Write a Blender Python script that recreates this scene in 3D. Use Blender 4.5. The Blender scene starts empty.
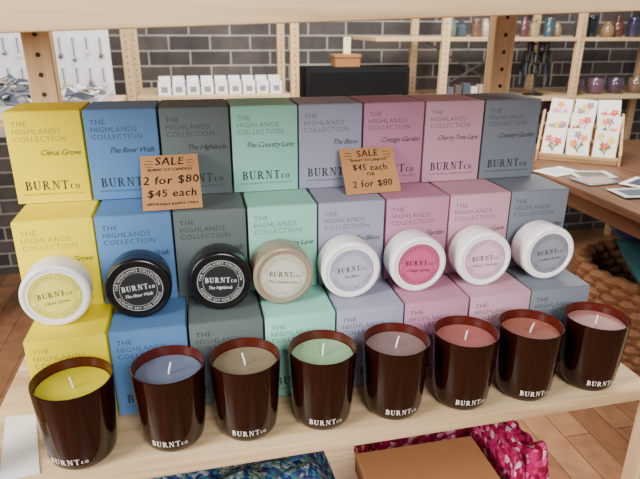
import bpy, bmesh, math, random
from mathutils import Vector, Matrix, Euler, noise
random.seed(7)
pi=math.pi
def lin(c):
    return tuple(((x/255)/12.92 if x/255<=0.04045 else ((x/255+0.055)/1.055)**2.4) for x in c)+(1.0,)
# ---------------------------------------------------------------- materials
MATS={}
def mat(name,rgb,rough=.6,spec=.5,metal=0,coat=0,var=0,vscale=60,bump=0,bscale=200,trans=0,sub=0):
    if name in MATS: return MATS[name]
    m=bpy.data.materials.new(name); m.use_nodes=True; nt=m.node_tree; b=nt.nodes['Principled BSDF']
    col=lin(rgb)
    b.inputs['Base Color'].default_value=col; b.inputs['Roughness'].default_value=rough
    b.inputs['Specular IOR Level'].default_value=spec; b.inputs['Metallic'].default_value=metal
    b.inputs['Coat Weight'].default_value=coat; b.inputs['Transmission Weight'].default_value=trans
    if var or bump:
        tc=nt.nodes.new('ShaderNodeTexCoord')
        n=nt.nodes.new('ShaderNodeTexNoise'); n.inputs['Scale'].default_value=vscale; n.inputs['Detail'].default_value=4
        nt.links.new(tc.outputs['Object'],n.inputs['Vector'])
        if var:
            mx=nt.nodes.new('ShaderNodeMix'); mx.data_type='RGBA'
            mx.inputs[6].default_value=tuple(max(0,c*(1-var)) for c in col[:3])+(1,)
            mx.inputs[7].default_value=tuple(min(1,c*(1+var)) for c in col[:3])+(1,)
            nt.links.new(n.outputs['Fac'],mx.inputs[0]); nt.links.new(mx.outputs[2],b.inputs['Base Color'])
        if bump:
            n2=nt.nodes.new('ShaderNodeTexNoise'); n2.inputs['Scale'].default_value=bscale; n2.inputs['Detail'].default_value=3
            nt.links.new(tc.outputs['Object'],n2.inputs['Vector'])
            bp=nt.nodes.new('ShaderNodeBump'); bp.inputs['Strength'].default_value=bump; bp.inputs['Distance'].default_value=.001
            nt.links.new(n2.outputs['Fac'],bp.inputs['Height']); nt.links.new(bp.outputs['Normal'],b.inputs['Normal'])
    MATS[name]=m; return m
def wood(name,c1,c2,axis='x',rough=.5,scale=1.0):
    if name in MATS: return MATS[name]
    m=bpy.data.materials.new(name); m.use_nodes=True; nt=m.node_tree; b=nt.nodes['Principled BSDF']
    b.inputs['Roughness'].default_value=rough; b.inputs['Specular IOR Level'].default_value=.35
    tc=nt.nodes.new('ShaderNodeTexCoord'); mp=nt.nodes.new('ShaderNodeMapping')
    s=[22*scale]*3; s['xyz'.index(axis)]=1.3*scale
    mp.inputs['Scale'].default_value=s
    nt.links.new(tc.outputs['Object'],mp.inputs['Vector'])
    n=nt.nodes.new('ShaderNodeTexNoise'); n.inputs['Scale'].default_value=2.2; n.inputs['Detail'].default_value=6; n.inputs['Distortion'].default_value=.8
    nt.links.new(mp.outputs[0],n.inputs['Vector'])
    r=nt.nodes.new('ShaderNodeValToRGB'); r.color_ramp.elements[0].position=.32; r.color_ramp.elements[1].position=.62
    r.color_ramp.elements[0].color=lin(c1); r.color_ramp.elements[1].color=lin(c2)
    nt.links.new(n.outputs['Fac'],r.inputs[0]); nt.links.new(r.outputs[0],b.inputs['Base Color'])
    MATS[name]=m; return m
def bricks(name,c1,c2,mortar,bw,rh,ms,plane='xz',rough=.8,bump=.6,offset=.5,spec=.4):
    m=bpy.data.materials.new(name); m.use_nodes=True; nt=m.node_tree; b=nt.nodes['Principled BSDF']
    b.inputs['Roughness'].default_value=rough; b.inputs['Specular IOR Level'].default_value=spec
    tc=nt.nodes.new('ShaderNodeTexCoord'); sp=nt.nodes.new('ShaderNodeSeparateXYZ'); cb=nt.nodes.new('ShaderNodeCombineXYZ')
    nt.links.new(tc.outputs['Object'],sp.inputs[0])
    nt.links.new(sp.outputs['xyz'.index(plane[0])],cb.inputs[0]); nt.links.new(sp.outputs['xyz'.index(plane[1])],cb.inputs[1])
    t=nt.nodes.new('ShaderNodeTexBrick'); t.inputs['Scale'].default_value=1; t.offset=offset
    t.inputs['Color1'].default_value=lin(c1); t.inputs['Color2'].default_value=lin(c2); t.inputs['Mortar'].default_value=lin(mortar)
    t.inputs['Brick Width'].default_value=bw; t.inputs['Row Height'].default_value=rh; t.inputs['Mortar Size'].default_value=ms
    t.inputs['Mortar Smooth'].default_value=.2
    nt.links.new(cb.outputs[0],t.inputs['Vector'])
    n=nt.nodes.new('ShaderNodeTexNoise'); n.inputs['Scale'].default_value=14; n.inputs['Detail'].default_value=5
    nt.links.new(tc.outputs['Object'],n.inputs['Vector'])
    mx=nt.nodes.new('ShaderNodeMix'); mx.data_type='RGBA'; mx.blend_type='OVERLAY'; mx.inputs[0].default_value=.5
    nt.links.new(t.outputs['Color'],mx.inputs[6]); nt.links.new(n.outputs['Fac'],mx.inputs[7]); nt.links.new(mx.outputs[2],b.inputs['Base Color'])
    bp=nt.nodes.new('ShaderNodeBump'); bp.inputs['Strength'].default_value=bump; bp.inputs['Distance'].default_value=.004; bp.invert=True
    nt.links.new(t.outputs['Fac'],bp.inputs['Height']); nt.links.new(bp.outputs[0],b.inputs['Normal'])
    MATS[name]=m; return m
def cells(name,cols,scale,rough=.9):
    m=bpy.data.materials.new(name); m.use_nodes=True; nt=m.node_tree; b=nt.nodes['Principled BSDF']; b.inputs['Roughness'].default_value=rough
    b.inputs['Specular IOR Level'].default_value=.1
    tc=nt.nodes.new('ShaderNodeTexCoord'); v=nt.nodes.new('ShaderNodeTexVoronoi'); v.inputs['Scale'].default_value=scale
    nt.links.new(tc.outputs['Object'],v.inputs['Vector'])
    sp=nt.nodes.new('ShaderNodeSeparateColor'); nt.links.new(v.outputs['Color'],sp.inputs[0])
    r=nt.nodes.new('ShaderNodeValToRGB'); r.color_ramp.interpolation='CONSTANT'
    e=r.color_ramp.elements
    while len(e)<len(cols): e.new(.5)
    for i,c in enumerate(cols): e[i].position=i/len(cols); e[i].color=lin(c)
    nt.links.new(sp.outputs[0],r.inputs[0]); nt.links.new(r.outputs[0],b.inputs['Base Color'])
    bp=nt.nodes.new('ShaderNodeBump'); bp.inputs['Strength'].default_value=.8; bp.inputs['Distance'].default_value=.004; bp.invert=True
    nt.links.new(v.outputs['Distance'],bp.inputs['Height']); nt.links.new(bp.outputs[0],b.inputs['Normal'])
    MATS[name]=m; return m
# ---------------------------------------------------------------- mesh builder
class MB:
    def __init__(s): s.v=[];s.f=[];s.mi=[];s.mats=[]
    def add(s,geo,m,M=None,fn=None):
        vs,fs=geo; b=len(s.v)
        for v in vs:
            v=Vector(v)
            if fn: v=Vector(fn(v))
            if M is not None: v=M@v
            s.v.append(v)
        if m not in s.mats: s.mats.append(m)
        k=s.mats.index(m)
        for f in fs: s.f.append([i+b for i in f]); s.mi.append(k)
    def build(s,name,M=None,loc=None,rot=None,smooth=True,parent=None,ang=35):
        me=bpy.data.meshes.new(name); me.from_pydata([tuple(v) for v in s.v],[],s.f)
        for m in s.mats: me.materials.append(m)
        me.polygons.foreach_set('material_index',s.mi)
        if smooth:
            me.polygons.foreach_set('use_smooth',[True]*len(me.polygons)); me.set_sharp_from_angle(angle=math.radians(ang))
        me.update()
        o=bpy.data.objects.new(name,me); bpy.context.collection.objects.link(o)
        if loc: o.location=loc
        if rot: o.rotation_euler=rot
        if parent: o.parent=parent
        return o
_bb={}
def bbox(x0,x1,y0,y1,z0,z1,bev=0,seg=2):
    key=(round(x1-x0,5),round(y1-y0,5),round(z1-z0,5),bev,seg)
    if key not in _bb:
        bm=bmesh.new(); bmesh.ops.create_cube(bm,size=1)
        bmesh.ops.scale(bm,vec=(x1-x0,y1-y0,z1-z0),verts=bm.verts)
        if bev: bmesh.ops.bevel(bm,geom=list(bm.edges),offset=bev,segments=seg,profile=.5,affect='EDGES')
        bm.verts.index_update()
        _bb[key]=([v.co.copy() for v in bm.verts],[[v.index for v in f.verts] for f in bm.faces]); bm.free()
    vs,fs=_bb[key]; c=Vector(((x0+x1)/2,(y0+y1)/2,(z0+z1)/2))
    return [v+c for v in vs],fs
def lathe(prof,seg=48,closed=False):
    vs=[];fs=[];rings=[]
    for r,z in prof:
        if r<1e-6: rings.append([len(vs)]); vs.append((0,0,z))
        else:
            rings.append(list(range(len(vs),len(vs)+seg)))
            vs+=[(r*math.cos(2*pi*i/seg),r*math.sin(2*pi*i/seg),z) for i in range(seg)]
    for a,b in zip(rings,rings[1:]):
        for i in range(seg):
            j=(i+1)%seg
            q=[a[i%len(a)],a[j%len(a)],b[j%len(b)],b[i%len(b)]]
            o=[]
            for k in q:
                if k not in o: o.append(k)
            if len(o)>2: fs.append(o)
    return vs,fs
def tube(p0,p1,r,seg=12,r2=None):
    p0=Vector(p0);p1=Vector(p1);d=p1-p0;L=d.length; q=d.to_track_quat('Z','Y').to_matrix().to_4x4(); M=Matrix.Translation(p0)@q
    vs,fs=lathe([(0,0),(r,0),(r if r2 is None else r2,L),(0,L)],seg)
    return [M@Vector(v) for v in vs],fs
def quad(*p): return list(p),[list(range(len(p)))]
def blob(rx,ry,rz,amp=.15,sc=3,seed=0,n=3):
    bm=bmesh.new(); bmesh.ops.create_icosphere(bm,subdivisions=n,radius=1)
    for v in bm.verts:
        k=1+amp*noise.noise(v.co*sc+Vector((seed,seed*2.3,0))); v.co=Vector((v.co.x*rx,v.co.y*ry,v.co.z*rz))*k
    bm.verts.index_update(); g=([v.co.copy() for v in bm.verts],[[v.index for v in f.verts] for f in bm.faces]); bm.free(); return g
# ---------------------------------------------------------------- text
_tx={}
def text(s,shear=0,space=1.0):
    k=(s,shear,space)
    if k in _tx: return _tx[k]
    cu=bpy.data.curves.new('t','FONT'); cu.body=s; cu.size=1.0; cu.shear=shear; cu.resolution_u=2; cu.space_character=space
    o=bpy.data.objects.new('t',cu); bpy.context.collection.objects.link(o)
    dg=bpy.context.evaluated_depsgraph_get(); me=o.evaluated_get(dg).to_mesh()
    vs=[v.co.copy() for v in me.vertices]; fs=[list(p.vertices) for p in me.polygons]
    o.evaluated_get(dg).to_mesh_clear(); bpy.data.objects.remove(o); bpy.data.curves.remove(cu)
    x0=min(v.x for v in vs); vs=[Vector((v.x-x0,v.y,0)) for v in vs]; w=max(v.x for v in vs)
    _tx[k]=(vs,fs,w); return _tx[k]
def serif_logo():
    V=[];F=[]
    def rect(x0,y0,x1,y1): poly([(x0,y0),(x1,y0),(x1,y1),(x0,y1)])
    def poly(p):
        b=len(V); V.extend([Vector((a[0],a[1],0)) for a in p]); F.append(list(range(b,b+len(p))))
    def ring(c,o,ci,i,a0,a1,n=12):
        for k in range(n):
            t=[math.radians(a0+(a1-a0)*(k+j)/n) for j in (0,1)]
            poly([(ci[0]+i[0]*math.cos(t[0]),ci[1]+i[1]*math.sin(t[0])),(c[0]+o[0]*math.cos(t[0]),c[1]+o[1]*math.sin(t[0])),
                  (c[0]+o[0]*math.cos(t[1]),c[1]+o[1]*math.sin(t[1])),(ci[0]+i[0]*math.cos(t[1]),ci[1]+i[1]*math.sin(t[1]))])
    x=0
    def at(fn,w,gap=.17):
        nonlocal x
        b=len(V); fn()
        for v in V[b:]: v.x+=x
        x+=w+gap
    t=.07
    def B():
        rect(.08,0,.25,1);rect(0,1-t,.3,1);rect(0,0,.3,t);rect(.25,.5,.31,.5+t)
        ring((.3,.75),(.28,.25),(.3,.75),(.12,.18),-90,90);ring((.3,.28),(.34,.28),(.3,.28),(.17,.21),-90,90)
    def U():
        rect(.08,.32,.25,1);rect(0,1-t,.33,1);rect(.6,.32,.67,1);rect(.5,1-t,.77,1)
        ring((.375,.32),(.295,.32),(.425,.32),(.175,.25),180,360)
    def R():
        rect(.08,0,.25,1);rect(0,1-t,.3,1);rect(0,0,.33,t);rect(.25,.47,.31,.47+t)
        ring((.3,.735),(.29,.265),(.3,.735),(.13,.195),-90,90)
        poly([(.3,.5),(.47,.5),(.74,0),(.56,0)]);rect(.6,0,.8,t)
    def N():
        rect(.1,0,.17,1);rect(0,0,.27,t);rect(0,1-t,.25,1);poly([(.08,1),(.28,1),(.7,0),(.6,0)]);rect(.63,0,.7,1);rect(.52,1-t,.8,1)
    def T():
        rect(.27,0,.44,1);rect(0,1-t,.71,1);rect(0,.76,.05,1-t);rect(.66,.76,.71,1-t);rect(.19,0,.52,t)
    def c(): ring((.22,.28),(.22,.28),(.25,.28),(.12,.22),45,315)
    def o_(): ring((.23,.28),(.23,.28),(.23,.28),(.11,.22),0,360,16)
    at(B,.64);at(U,.77);at(R,.8);at(N,.8);at(T,.71);at(c,.42,.1);at(o_,.46,0)
    return V,F,x
LOGO=serif_logo()
def put(mb,tx,m,h,x,z,align='l',fn=None,M=None,cap=.7):
    vs,fs,w=tx; s=h/cap; off={'l':0,'c':-w*s/2,'r':-w*s}[align]
    mb.add(([Vector((v.x*s+off+x,v.y*s+z,0)) for v in vs],fs),m,M=M,fn=fn)
# ================================================================= camera
cam=bpy.data.cameras.new('camera'); co=bpy.data.objects.new('camera',cam); bpy.context.collection.objects.link(co)
co.location=(.2202,-.6655,.4842); co.rotation_euler=(1.2127,-.0041,-.2186); cam.sensor_width=36; cam.lens=570.05*36/640; cam.clip_start=.02
cam.dof.use_dof=True; cam.dof.focus_distance=.82; cam.dof.aperture_fstop=11
bpy.context.scene.camera=co
# ================================================================= shell
PINE=wood('pine_x',(184,150,108),(212,184,144),'x',.4)
PINEZ=wood('pine_z',(184,148,106),(210,180,138),'z',.5)
mb=MB(); mb.add(bbox(-3.5,6.5,3.0,3.1,-1,1.7),bricks('dark_brick',(58,54,54),(84,76,72),(148,142,134),.24,.086,.006)); mb.build('wall_back',smooth=False)
mb=MB(); mb.add(bbox(-3.5,6.5,-2.5,3.1,-1.1,-1),bricks('floor_boards',(136,94,66),(166,120,86),(78,52,38),1.4,.11,.002,plane='yx',rough=.3,bump=.1,offset=.37)); mb.build('floor',smooth=False)
mb=MB(); mb.add(bbox(-3.6,-3.5,-2.5,3.1,-1,1.7),mat('painted_wall',(225,222,215),.8)); mb.build('wall_left',smooth=False)
# ================================================================= pine shelf unit
hole=mat('drill_hole',(60,42,28),.9)
def post(mb,x,y,z0,z1,w=.044,d=.030,zh=None):
    mb.add(bbox(x-w/2,x+w/2,y-d/2,y+d/2,z0,z1,.002,1),PINEZ)
    z=(zh or z0)+.03
    while z<z1-.02:
        mb.add(tube((x,y-d/2-.0003,z),(x,y+d/2+.0003,z),.004,10),hole); z+=.032
mb=MB()
def plank(mb,x0,x1,y0,y1,z1,t,sk=.0,tilt=0):
    g=bbox(x0,x1,y0,y1,z1-t,z1,.0025,2)
    mb.add(g,PINE,fn=lambda v:(v.x,v.y+sk*v.x,v.z+tilt*v.x))
plank(mb,-.062,.842,-.104,.020,-.0005,.019,.012)
plank(mb,-.062,.842,.0215,.145,-.0005,.019,.012)
plank(mb,-.062,.842,.147,.395,-.0005,.019,.012)
plank(mb,-.062,.842,-.10,.395,-.33,.018)
plank(mb,-.13,.86,-.14,.395,.52,.045,0,.037)
for px in (-.02,.825): post(mb,px,.375+.04,-1,.9,zh=-.2)
for px in (-.085,.866): post(mb,px,-.085,-1,.465 if px<0 else .50)
mb.build('pine_shelf_unit')
H=.1264; d1=.0808; d2=.0766
mb=MB(); mb.add(bbox(-.01,.79,.098,.255,0,H-.0005,.001,1),PINE); mb.add(bbox(-.018,.775,.182,.255,H-.0005,2*H-.0005,.001,1),PINE); mb.build('display_riser')
# ================================================================= gift boxes
BC=[(236,214,0),(82,122,168),(92,102,102),(142,200,180),(150,151,172),(178,124,150),(186,142,156),(106,112,122)]
names=['Citrus Grove','The River Walk','The Highlands','The Country Lane','The Bisou','Cottage Garden','Cherry Tree Lane','Country Garden']
ink=mat('charcoal_ink',(34,34,40),.6)
def shade(c,k): return tuple(max(0,min(255,int(x*k))) for x in c)
def gift_box(i,r,x,y,z,w,dp,h,rz):
    mb=MB(); c=BC[i]
    m=mat('card_%d'%i,c,.5,.22,var=.03,vscale=9,bump=.08,bscale=900)
    tm=mat('tonal_print_%d'%i,shade(c,.70) if i!=0 else (168,158,60),.5)
    edge=mat('card_edge_%d'%i,shade(c,.6),.8)
    mb.add(bbox(-w/2,w/2,-dp/2,dp/2,0,h-.0012,.0009,2),m)
    mb.add(bbox(-w/2+.0012,w/2-.0012,-dp/2+.0009,dp/2-.0012,h-.0016,h-.0003,.0004,1),m)
    mb.add(bbox(-w/2+.0006,w/2-.0006,-dp/2+.0004,dp/2-.0006,h-.0019,h-.0012),edge)
    f=lambda v:(v.x,-dp/2-.00025,v.y)
    L=-w/2+.008
    for k,s in enumerate(('THE','HIGHLANDS','COLLECTION')):
        put(mb,text(s,0,1.12),tm,.0070,L,h-.0205-.0100*k,fn=f)
    put(mb,text(names[i],.38,.88),ink,.0076,w/2-.005,h-.0595,'r',fn=f)
    put(mb,LOGO,ink,.0126,0,.0185,'c',fn=f,cap=1)
    put(mb,text('THE ART OF BESPOKE CANDLES & ROOM SCENTS',0,1.1),ink,.0022,0,.0115,'c',fn=f)
    mb.build('candle_gift_box',loc=(x,y,z),rot=(0,0,rz),smooth=True,ang=25)
rows=[(0,0,.098),(d1,-.014,.0996),(d1+d2,-.0217,.0982)]
for r,(y,x0,p) in enumerate(rows):
    for i in range(8):
        gift_box(i,r,x0+(i+.5)*p,y+.0475+random.uniform(-.0012,.0012),r*H,p-.0028,.094,H-.0006,math.radians(random.uniform(-.8,.8)))
# ================================================================= amber candle jars
glass=mat('amber_glass',(28,6,3),.05,.42)
glass_in=mat('amber_glass_inner',(70,19,10),.15,.4)
white_print=mat('white_print',(235,228,215),.5)
wickm=mat('cotton_wick',(245,240,228),.9)
prof=[(0,0),(.027,0),(.0325,.0015),(.0362,.006),(.0382,.014),(.0398,.032),(.0416,.062),(.0435,.1015),(.0433,.1042),(.0424,.1048),(.0415,.1043),(.0412,.1025),(.0404,.090)]
def rad(z):
    for (r0,z0),(r1,z1) in zip(prof[:8],prof[1:8]):
        if z0<=z<=z1 and z1>z0: return r0+(r1-r0)*(z-z0)/(z1-z0)
    return .043
WX=[(200,186,20),(96,106,128),(128,118,92),(140,178,136),(128,108,104),(156,90,84),(146,86,70),(148,100,94)]
JP=[(.064,-.059),(.171,-.053),(.263,-.0535),(.361,-.0535),(.459,-.0545),(.557,-.055),(.653,-.0555),(.757,-.054)]
for i,(x,y) in enumerate(JP):
    mb=MB(); mb.add(lathe(prof[:10],64),glass); mb.add(lathe(prof[9:],64),glass_in)
    wx=mat('wax_%d'%i,WX[i],.45,.4,var=.12,vscale=70,bump=.15,bscale=120)
    mb.add(lathe([(.0407,.0912),(.0393,.0924),(.035,.0918),(.014,.0911),(.004,.0907),(0,.0911)],48),wx)
    a=random.uniform(0,6); ex=.004*math.cos(a); ey=.004*math.sin(a)
    mb.add(tube((0,0,.0905),(ex*.4,ey*.4,.099),.0011,8),wickm); mb.add(tube((ex*.4,ey*.4,.0985),(ex,ey,.107),.0011,8,.0009),wickm)
    th=math.radians(random.uniform(-8,2)-(3 if i in(0,) else 0)-[6,0,2,2,0,0,0,2][i])
    def wrap(v,th=th):
        r=rad(v.y)+.0003; a=-pi/2+v.x/r+th; return (r*math.cos(a),r*math.sin(a),v.y)
    put(mb,LOGO,white_print,.0078,0,.0135,'c',fn=wrap,cap=1)
    k=1.04 if i==0 else 1
    o=mb.build('amber_candle_jar',loc=(x,y,.0003)); o.scale=(k,k,1)
# ================================================================= candle tins on their side
TP=[.036,.138,.243,.325,.421,.520,.622,.727]
WH=(240,238,235);BK=(12,12,15);TP4=(148,132,110)
TC=[WH,BK,BK,TP4,WH,WH,WH,WH]
LC=[(232,224,96),(22,24,30),(22,24,26),(206,200,178),(178,174,192),(194,82,122),(212,176,192),(132,134,142)]
LI=[(50,48,40),(225,225,220),(225,225,220),(50,46,40),(40,38,46),(50,25,35),(55,45,52),(35,37,42)]
tprof=[(0,0),(.033,0),(.0380,.002),(.0402,.006),(.0410,.012),(.0410,.027),(.0403,.0278),(.0403,.0292),(.0416,.030),(.0416,.0415),(.0410,.0442),(.0394,.0456),(.037,.046),(.0362,.0459),(.0355,.0449),(0,.0449)]
for i,x in enumerate(TP):
    mb=MB()
    tm=mat('tin_enamel_%d'%i if i in(1,2,3) else 'tin_enamel_white',TC[i],.25,.45,coat=.2)
    lm=mat('tin_label_%d'%i,LC[i],.55); im=mat('tin_ink_%d'%i,LI[i],.6)
    R=Matrix(((1,0,0,0),(0,0,-1,0),(0,1,0,0),(0,0,0,1)))@Matrix.Rotation(math.radians([6,5,-3,-8,4,-3,2,5][i]),4,'Z')
    mb.add(lathe(tprof,72),tm,M=R)
    def ringg(r0,r1,z,n=64):
        vs=[];fs=[]
        for k in range(n):
            a=2*pi*k/n; vs+=[(r0*math.cos(a),r0*math.sin(a),z),(r1*math.cos(a),r1*math.sin(a),z)]
        for k in range(n):
            j=(k+1)%n; fs.append([2*k,2*k+1,2*j+1,2*j])
        return vs,fs
    mb.add(lathe([(.0315,.0449),(.0315,.0452),(0,.0452)],64),lm,M=R)
    mb.add(ringg(.0298,.0303,.0454),im,M=R); mb.add(ringg(.0232,.0235,.0454),im,M=R)
    fl=lambda v:(v.x,v.y,.0454)
    put(mb,LOGO,im,.0074,0,-.001,'c',fn=fl,M=R,cap=1)
    put(mb,text(names[i],.38,.88),im,.0044,0,-.0102,'c',fn=fl,M=R)
    def arc(v,r=.0252):
        a=pi/2-v.x/r; rr=r+v.y; return (rr*math.cos(a),rr*math.sin(a),.0454)
    def arc2(v,r=.0282):
        a=-pi/2+v.x/r; rr=r-v.y; return (rr*math.cos(a),rr*math.sin(a),.0454)
    put(mb,text('THE HIGHLANDS COLLECTION',0,1.25),im,.0031,0,0,'c',fn=arc,M=R)
    put(mb,text('SCENTED SOY WAX CANDLE',0,1.25),im,.0031,0,0,'c',fn=arc2,M=R)
    mb.build('candle_tin',loc=(x,.0765+random.uniform(-.003,.0),H+.0414),rot=(0,0,math.radians([3,0,-1,2,0,0,-1,0][i])),ang=40)
# ================================================================= kraft sale signs
kraft=mat('kraft_card',(180,130,84),.8,.2,var=.1,vscale=90,bump=.2,bscale=500)
pen=mat('black_marker',(20,16,14),.6)
def sign(x,y,w,h,lean,rz,lines,seed):
    mb=MB(); M=Matrix.Rotation(-lean,4,'X')
    mb.add(bbox(-w/2,w/2,-.0006,.0006,0,h),kraft,M=M)
    def f(v):
        q=Vector((v.x*140,v.y*140,seed)); q2=Vector((v.x*30,v.y*40,seed+9))
        return (v.x+.0007*noise.noise(q)+.0012*noise.noise(q2),-.0009,v.y+.0007*noise.noise(q+Vector((7,3,0)))+.0016*noise.noise(q2+Vector((3,8,0))))
    for s,hh,zz,xo in lines:
        for dx in (0,.0005): put(mb,text(s,.10,1.1),pen,hh,xo+dx,zz,'c',fn=f,M=M)
    for sx in (-1,1):
        for k in range(3):
            x0=sx*w*.29; z=h*.88-k*.0045
            mb.add(quad((x0,-.0009,z),(x0+sx*w*(.15-.03*abs(k-1)),-.0009,z+.001),(x0+sx*w*(.15-.03*abs(k-1)),-.0009,z+.0018),(x0,-.0009,z+.0009)),pen,M=M)
    mb.build('sale_sign',loc=(x,y,2*H+.0003),rot=(0,0,rz),smooth=False)
sign(.1875,.090,.078,.086,math.radians(45),math.radians(2),[('SALE',.0120,.070,0),('BURNT CO CANDLES',.0040,.0605,0),('2 for $80',.0125,.040,0),('$45 each',.0115,.0195,0),('HIGHLANDS RANGE ONLY',.0036,.007,0)],1)
sign(.476,.112,.086,.072,math.radians(34),math.radians(4),[('SALE',.0105,.058,0),('BURNT CO CANDLES',.0038,.0505,0),('$45 each',.0095,.0365,0),('OR',.0056,.0275,0),('2 for $80',.0105,.010,0)],4)
mb=MB(); P=[(-.047,.03),(-.010,.028),(.020,-.088),(-.022,-.092)]
mb.add(([(a,b,0) for a,b in P]+[(a,b,.0008) for a,b in P],[[0,1,2,3],[7,6,5,4],[0,4,5,1],[1,5,6,2],[2,6,7,3],[3,7,4,0]]),mat('white_card',(232,232,230),.6)); mb.build('price_ticket',smooth=False,loc=(0,0,.0003))
# ================================================================= under shelf
mb=MB(); kb=mat('cardboard',(150,104,66),.8,.2,var=.08,vscale=30)
mb.add(bbox(.447,.643,-.080,.050,-.328,-.175,.002,1),kb)
mb.add(bbox(.442,.648,-.085,.055,-.205,-.170,.002,1),mat('cardboard_lid',(154,108,70),.8,.2,var=.08,vscale=30))
mb.build('cardboard_box')
def heap(name,x0,x1,y0,y1,z0,hgt,m,seed,n=40,rough=.02):
    vs=[];fs=[]
    for j in range(n+1):
        for i in range(n+1):
            u=i/n;v=j/n; e=min(1,6*min(u,1-u))*min(1,6*min(v,1-v)); e=e**.5
            q=Vector((u*3+seed,v*3,seed)); z=z0+e*(hgt+rough*noise.noise(q)*2+rough*.6*noise.noise(q*3))
            vs.append((x0+(x1-x0)*u+.01*noise.noise(q*2+Vector((5,0,0))),y0+(y1-y0)*v,max(z0,z)))
    for j in range(n):
        for i in range(n):
            a=j*(n+1)+i; fs.append([a,a+1,a+n+2,a+n+1])
    b=len(vs); vs+= [(x0,y0,z0),(x1,y0,z0),(x1,y1,z0),(x0,y1,z0)]; fs.append([b+3,b+2,b+1,b])
    mb=MB(); mb.add((vs,fs),m); return mb.build(name,ang=80)
heap('patterned_cloth',.08,.43,-.07,.16,-.329,.165,cells('cloth_pattern',[(36,66,110),(54,104,136),(130,140,144),(28,44,84),(76,110,96),(52,52,96)],140),3)
cro=cells('crochet_wool',[(150,20,74),(178,36,96),(136,16,58),(206,160,170),(164,30,84),(120,18,46),(190,66,118)],120)
heap('crochet_blanket',.662,.735,-.085,.12,-.329,.185,cro,8)
heap('crochet_blanket',.50,.80,.125,.27,-.329,.215,cro,5)
# ================================================================= background unit
mb=MB()
def bplank(x0,x1,z,y0=2.38,y1=2.85,t=.02): mb.add(bbox(x0,x1,y0,y1,z-t,z,.002,1),PINE)
for x in (-.065,.765,1.60,2.43,3.26): post(mb,x,2.395,-1,1.3); post(mb,x,2.86,-1,1.3)
bplank(-.04,.74,.148); bplank(.79,1.575,.105); bplank(1.62,2.405,.10); bplank(2.455,3.235,.10)
bplank(1.20,1.575,.43);bplank(1.62,2.405,.43); bplank(2.455,3.235,.43)
for a,b in ((-.04,.74),(.79,1.575),(1.62,2.405),(2.455,3.235)): bplank(a,b,-.3)
mt=mat('grey_metal',(150,150,150),.4,metal=.8)
mb.add(tube((1.62,2.87,.02),(2.40,2.87,.43),.006,8),mt); mb.add(tube((1.62,2.87,.43),(2.40,2.87,.02),.006,8),mt)
mb.build('pine_wall_shelving')
mb=MB(); wb=mat('white_carton',(228,228,226),.6); gl=mat('grey_label',(120,124,128),.6)
for k in range(9):
    x=.065+k*.072
    mb.add(bbox(x,x+.062,2.43,2.49,.149,.149+.064,.001,1),wb); mb.add(quad((x+.015,2.4292,.162),(x+.047,2.4292,.162),(x+.047,2.4292,.190),(x+.015,2.4292,.190)),gl)
    mb.add(bbox(x+.002,x+.060,2.50,2.56,.149,.149+.085,.001,1),wb)
mb.build('small_carton_row')
mb=MB(); bk=mat('black_felt',(14,14,16),.8,.2)
mb.add(bbox(.83,1.42,2.43,2.62,.106,.275,.004,2),bk); mb.add(bbox(.86,1.39,2.426,2.431,.13,.255,.002,1),mat('black_panel',(8,8,9),.6,.2)); mb.build('black_display_case')
mb=MB(); mb.add(bbox(1.0,1.14,2.46,2.56,.276,.34,.002,1),kb); mb.add(bbox(.995,1.145,2.455,2.565,.325,.342,.002,1),MATS['cardboard_lid']); mb.build('small_kraft_box')
mb=MB(); mb.add(bbox(1.055,1.095,2.50,2.502,.343,.43),mat('cream_tag',(235,225,170),.7)); mb.add(tube((1.075,2.501,.425),(1.075,2.501,.47),.001,6),kb); mb.add(tube((1.075,2.499,.418),(1.075,2.503,.418),.004,10),hole); mb.build('swing_tag',smooth=False)
# left counter
mb=MB()
mb.add(bbox(-1.3,-.06,1.45,2.1,.16,.19,.003,1),PINE)
for x in(-1.27,-.10):
    for y in (1.48,2.07): mb.add(bbox(x-.02,x+.02,y-.02,y+.02,-1,.16,.002,1),PINEZ)
mb.build('display_counter')
mb=MB()
pk=[mat('packet_a',(110,116,128),.25,metal=.3),mat('packet_b',(190,190,190),.3),mat('packet_c',(84,76,70),.4),mat('packet_d',(158,138,116),.5),mat('packet_e',(72,78,88),.3)]
for k in range(210):
    x=random.uniform(-1.15,-.14);y=random.uniform(1.52,1.95)
    s=random.uniform(.015,.04); M=Matrix.Translation((x,y,.232+random.uniform(0,.05)*(1.2 if x<-.4 else .4)))@Euler((random.uniform(-.6,.6),random.uniform(-.6,.6),random.uniform(0,3))).to_matrix().to_4x4()
    mb.add(bbox(-s,s,-s*.7,s*.7,-.004,.004,.002,1),random.choice(pk),M=M)
mb.add(bbox(-1.2,-.10,1.48,2.0,.1905,.2,.002,1),pk[1]); 
for a in ((-1.2,-.10,1.48,1.49),(-1.2,-.10,1.99,2.0),(-1.2,-1.19,1.49,1.99),(-.11,-.10,1.49,1.99)): mb.add(bbox(a[0],a[1],a[2],a[3],.2,.225),pk[1])
mb.build('jewellery_packet_tray')
mb=MB(); mb.add(bbox(-.95,-.12,2.2,2.22,.0,.55,.003,1),mat('white_board',(206,206,204),.6))
for k in range(14): 
    x=-.9+.057*k
    for zz in (.43,.30):
        L=.05+.03*((k*7)%3)/2
        mb.add(tube((x,2.19,zz),(x,2.19,zz-L),.003,6),pk[0]); mb.add(tube((x,2.2,zz),(x,2.185,zz),.003,6),pk[2]); mb.add(blob(.012,.004,.014,seed=k,n=1),pk[(k+int(zz*10))%5],M=Matrix.Translation((x,2.19,zz-L-.01)))
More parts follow.
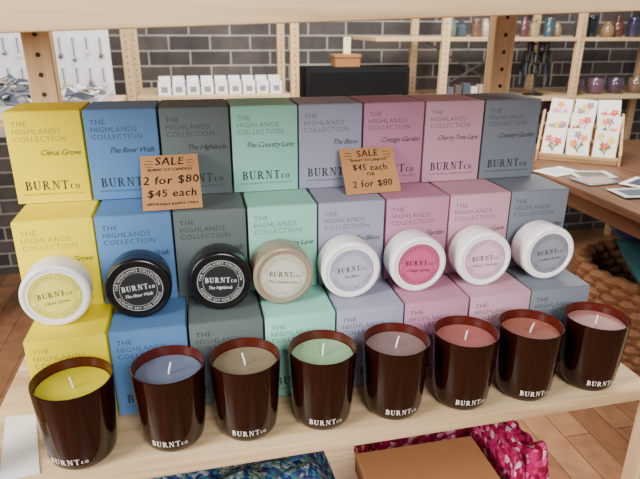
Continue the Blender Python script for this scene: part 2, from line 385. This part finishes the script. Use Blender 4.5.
mb.add(bbox(-.95,-.9,2.2,2.5,-1,0),PINEZ);mb.add(bbox(-.17,-.12,2.2,2.5,-1,0),PINEZ)
mb.build('jewellery_display_board')
def vase(name,x,y,z,prof,rgb,rough=.15,metal=0,trans=0):
    mb=MB(); mb.add(lathe(prof,32),mat(name+'_%d%d%d'%rgb,rgb,rough,metal=metal,coat=.4,trans=trans)); return mb.build(name,loc=(x,y,z))
def vp(r,h,neck=.4): return [(0,0),(r*.7,0),(r*.95,h*.15),(r,h*.4),(r*.8,h*.65),(r*neck,h*.8),(r*neck,h*.95),(r*neck*1.25,h),(r*neck,h*1.0),(r*neck*.8,h*.96),(r*neck*.8,h*.8),(0,h*.7)]
def bottle(r,h): return [(0,0),(r*.9,0),(r,h*.05),(r,h*.6),(r*.8,h*.7),(r*.35,h*.76),(r*.35,h*.9),(r*.5,h*.9),(r*.5,h),(0,h)]
def jarp(r,h): return [(0,0),(r*.95,0),(r,h*.06),(r,h*.74),(r*.85,h*.8),(r*.85,h*.83),(r*1.02,h*.83),(r*1.02,h*.97),(r*.96,h),(0,h)]
for k,(x,c,r,h) in enumerate([(1.68,(94,124,114),.026,.11),(1.75,(74,84,94),.035,.09),(1.83,(100,74,60),.03,.12),(1.90,(170,160,148),.034,.10),(1.97,(60,60,70),.03,.13),(2.05,(110,60,54),.038,.08),(2.13,(80,50,54),.03,.12),(2.21,(150,130,94),.036,.10),(2.29,(50,74,84),.028,.13),(2.36,(130,112,84),.03,.09),(2.50,(50,62,54),.04,.13),(2.59,(30,32,44),.035,.15),(2.68,(130,104,76),.04,.09),(2.77,(90,50,40),.035,.12),(2.86,(46,44,64),.04,.14),(2.95,(130,130,130),.034,.1),(3.03,(120,56,56),.034,.11),(3.13,(36,50,60),.045,.13)]):
    kind=k%3
    vase(('glazed_vase','glass_bottle','lidded_pot')[kind],x,2.5+.03*(k%2),.4305,(vp(r,h,.5),bottle(r,h),jarp(r,h*.8))[kind],c)
for k,(x,c) in enumerate([(2.52,(80,54,70)),(2.66,(96,70,84)),(2.80,(70,54,70)),(2.95,(106,84,70)),(3.10,(50,50,60))]):
    vase('glass_votive',x,2.50,.1005,[(0,0),(.03,0),(.048,.02),(.054,.05),(.046,.09),(.044,.092),(.042,.088),(.046,.05),(.035,.02),(0,.012)],c,.08)
mb=MB(); bm_=mat('black_iron',(18,18,18),.4)
mb.add(lathe([(0,0),(.06,0),(.06,.008),(.01,.014),(.006,.02),(.006,.30),(0,.305)],24),bm_)
for k in range(4):
    z=.12+.055*k; L=.10-.012*k
    for a in range(6):
        th=a*pi/3+k*.3; p=(L*math.cos(th),L*math.sin(th),z+.02); mb.add(tube((0,0,z),p,.004,6),bm_)
        for q in range(3): mb.add(tube((p[0]*(1-.2*q),p[1]*(1-.2*q),p[2]-.002),(p[0]*(1-.2*q),p[1]*(1-.2*q),p[2]-.075),.005,6),[bm_,pk[2],bm_,pk[4]][(a+q)%4])
mb.build('jewellery_tree_stand',loc=(2.24,2.5,.1005))
mb=MB()
for k in range(7): mb.add(bbox(1.66+k*.05,1.70+k*.05,2.45,2.5,.101,.16+.01*(k%3),.002,1),pk[(k*2)%5])
mb.build('small_stock_row')
# ================================================================= right-hand table
DW=wood('dark_table_wood',(78,54,40),(112,78,56),'y',.4)
mb=MB(); mb.add(bbox(1.66,3.0,.62,2.05,-.13,-.10,.004,2),DW); mb.add(bbox(1.70,2.96,.66,2.01,-.2,-.13),DW)
for x in (1.72,2.92):
    for y in (.68,1.98): mb.add(bbox(x-.03,x+.03,y-.03,y+.03,-1,-.2,.003,1),DW)
mb.build('wooden_table')
mb=MB(); paper=mat('card_paper',(226,218,204),.6)
pet=[mat('petal_red',(190,50,38),.6),mat('petal_pink',(214,116,140),.6),mat('petal_orange',(222,120,50),.6),mat('petal_mauve',(140,88,130),.6),mat('petal_yellow',(222,186,60),.6)]; leaf=mat('leaf_green',(60,110,56),.6)
RX=wood('rack_wood',(170,128,84),(198,160,114),'x',.5)
def fl_poly(cx,cz,r,y,ph,n=20):
    return ([(cx+r*(.72+.28*math.cos(5*t*2*pi/n+ph))*math.cos(t*2*pi/n),y,cz+r*(.72+.28*math.cos(5*t*2*pi/n+ph))*math.sin(t*2*pi/n)) for t in range(n)],[list(range(n))])
for tier in range(3):
    z=tier*.058; y=tier*.085
    mb.add(bbox(0,.335,y,y+.085,0,z+.02,.002,1),RX); mb.add(bbox(0,.335,y-.006,y+.004,z+.018,z+.034,.001,1),RX)
    for k in range(3):
        x=.008+k*.110+.003*tier; M=Matrix.Translation((x,y+.01,z+.022))@Matrix.Rotation(math.radians(-22),4,'X')@Matrix.Rotation(math.radians([2,-3,1,-1,3][(k+tier*2)%5]),4,'Y')
        for d in range(3): mb.add(bbox(0,.096,.003*d,.003*d+.002,0,.132),paper,M=M)
        for q in range(3):
            cx=.026+.022*q+random.uniform(-.004,.004); cz=.075+random.uniform(-.018,.034); a=pet[(k*2+tier*3+(q==1))%5]
            mb.add(quad((.046,-.0005,.02),(.049,-.0005,.02),(cx+.002,-.0005,cz),(cx-.001,-.0005,cz)),leaf,M=M)
            mb.add(fl_poly(cx,cz,.021,-.0008-.0002*q,q),a,M=M); mb.add(fl_poly(cx,cz,.005,-.0016,0),pet[4],M=M)
            mb.add(quad((.048,-.0007,.03+.01*q),(.048+.026*(1 if q%2 else -1),-.0007,.045+.01*q),(.048+.012*(1 if q%2 else -1),-.0007,.062+.01*q)),leaf,M=M)
for sx in (-.012,.337): mb.add(([(sx,-.012,0),(sx,.262,0),(sx,.262,.20),(sx,.22,.20),(sx,-.012,.05),(sx+.01,-.012,0),(sx+.01,.262,0),(sx+.01,.262,.20),(sx+.01,.22,.20),(sx+.01,-.012,.05)],[[0,1,2,3,4],[9,8,7,6,5],[0,5,6,1],[1,6,7,2],[2,7,8,3],[3,8,9,4],[4,9,5,0]]),RX)
mb.build('greeting_card_rack',loc=(1.80,1.70,-.0995),rot=(0,0,math.radians(-36)),smooth=False)
wk=mat('wicker',(140,96,62),.7,var=.4,vscale=120,bump=1,bscale=90)
def basket(mb,rx,ry,h,m,seg=40,layers=10):
    for l in range(layers):
        z=h*(l+.6)/layers; k=.82+.18*(l/layers); rr=h/layers*.6
        vs=[];fs=[]
        for i in range(seg):
            a=2*pi*i/seg; wob=rr*.5*(1 if (i+l)%2 else -1)
            for j in range(6):
                b=2*pi*j/6; vs.append(((rx*k+wob+rr*math.cos(b))*math.cos(a),(ry*k+wob+rr*math.cos(b))*math.sin(a),z+rr*math.sin(b)))
        for i in range(seg):
            for j in range(6):
                n=(i+1)%seg;q=(j+1)%6; fs.append([i*6+j,n*6+j,n*6+q,i*6+q])
        mb.add((vs,fs),m)
    mb.add(lathe([(0,.002),(min(rx,ry)*.85,.002),(min(rx,ry)*.85,.012),(0,.012)],seg),m)
mb=MB(); basket(mb,.17,.12,.10,wk,40,6); 
for k in range(6):
    M=Matrix.Translation((-.12+k*.045,0,.02))@Euler((-.2,0,.1)).to_matrix().to_4x4(); mb.add(bbox(-.02,.02,-.05,.05,0,.13,.002,1),[pk[2],paper,pk[3],pk[4],pk[2],paper][k],M=M)
mb.build('woven_card_basket',loc=(2.36,1.30,-.0995))
mb=MB()
for k,(x,y,a,c) in enumerate([(1.745,1.46,.3,paper),(1.85,1.38,-.2,pk[1]),(1.80,1.28,.1,pk[0]),(1.95,1.20,.5,paper),(1.82,1.08,-.1,pk[1]),(2.0,1.02,.2,paper)]):
    M=Matrix.Translation((x,y,-.0985+k*.0016))@Matrix.Rotation(a,4,'Z'); mb.add(bbox(-.085,.085,-.06,.06,0,.0012),c,M=M); mb.add(bbox(-.06,.06,-.04,.04,.0012,.0014),pk[(k+1)%5],M=M)
mb.build('art_print_stack',smooth=False)
BL=bpy.data.objects.new('basket_of_cushions',None); bpy.context.collection.objects.link(BL)
mb=MB(); basket(mb,.34,.30,.50,wk,48,12); mb.build('wicker_basket',loc=(2.22,1.28,-.999),parent=BL)
for k,(x,y,z,c,rr) in enumerate([(2.08,1.16,-.46,(70,120,130),.2),(2.34,1.28,-.44,(120,140,80),.3),(2.19,1.45,-.40,(80,90,136),-.2)]):
    mb=MB(); bm=bmesh.new(); bmesh.ops.create_grid(bm,x_segments=14,y_segments=14,size=.15)
    V=[];F=[]
    for s in (1,-1):
        b=len(V); V+=[(v.co.x,v.co.y,s*.055*((1-(v.co.x/.15)**2)*(1-(v.co.y/.15)**2))**.5 if abs(v.co.x)<.1499 and abs(v.co.y)<.1499 else 0) for v in bm.verts]
        bm.verts.index_update(); F+=[[q.index+b for q in (f.verts if s>0 else reversed(f.verts))] for f in bm.faces]
    bm.free(); mb.add((V,F),mat('cushion_fabric_%d'%k,c,.9,.1,var=.35,vscale=40)); mb.build('cushion_%d'%(k+1),loc=(x,y,z),rot=(.5,rr,.6*k),ang=80,parent=BL)
# ================================================================= light
w=bpy.data.worlds.new('world'); bpy.context.scene.world=w; w.use_nodes=True
w.node_tree.nodes['Background'].inputs[0].default_value=(.95,.97,1,1); w.node_tree.nodes['Background'].inputs[1].default_value=.28
def area(name,loc,tgt,sx,sy,e,col=(1,1,1)):
    l=bpy.data.lights.new(name,'AREA'); l.shape='RECTANGLE'; l.size=sx; l.size_y=sy; l.energy=e; l.color=col
    o=bpy.data.objects.new(name,l); bpy.context.collection.objects.link(o); o.location=loc
    o.rotation_euler=(Vector(tgt)-Vector(loc)).to_track_quat('-Z','Y').to_euler(); return o
area('window_light',(-2.1,-1.1,1.25),(.3,0,.1),.9,1.8,165,(1,.99,.97))
area('shopfront_light',(.7,-2.4,1.5),(.5,0,.1),1.0,1.2,84,(1,.98,.95))
area('ceiling_light',(1.0,1.5,1.65),(1.0,1.5,0),2.6,.8,130,(1,.97,.92))
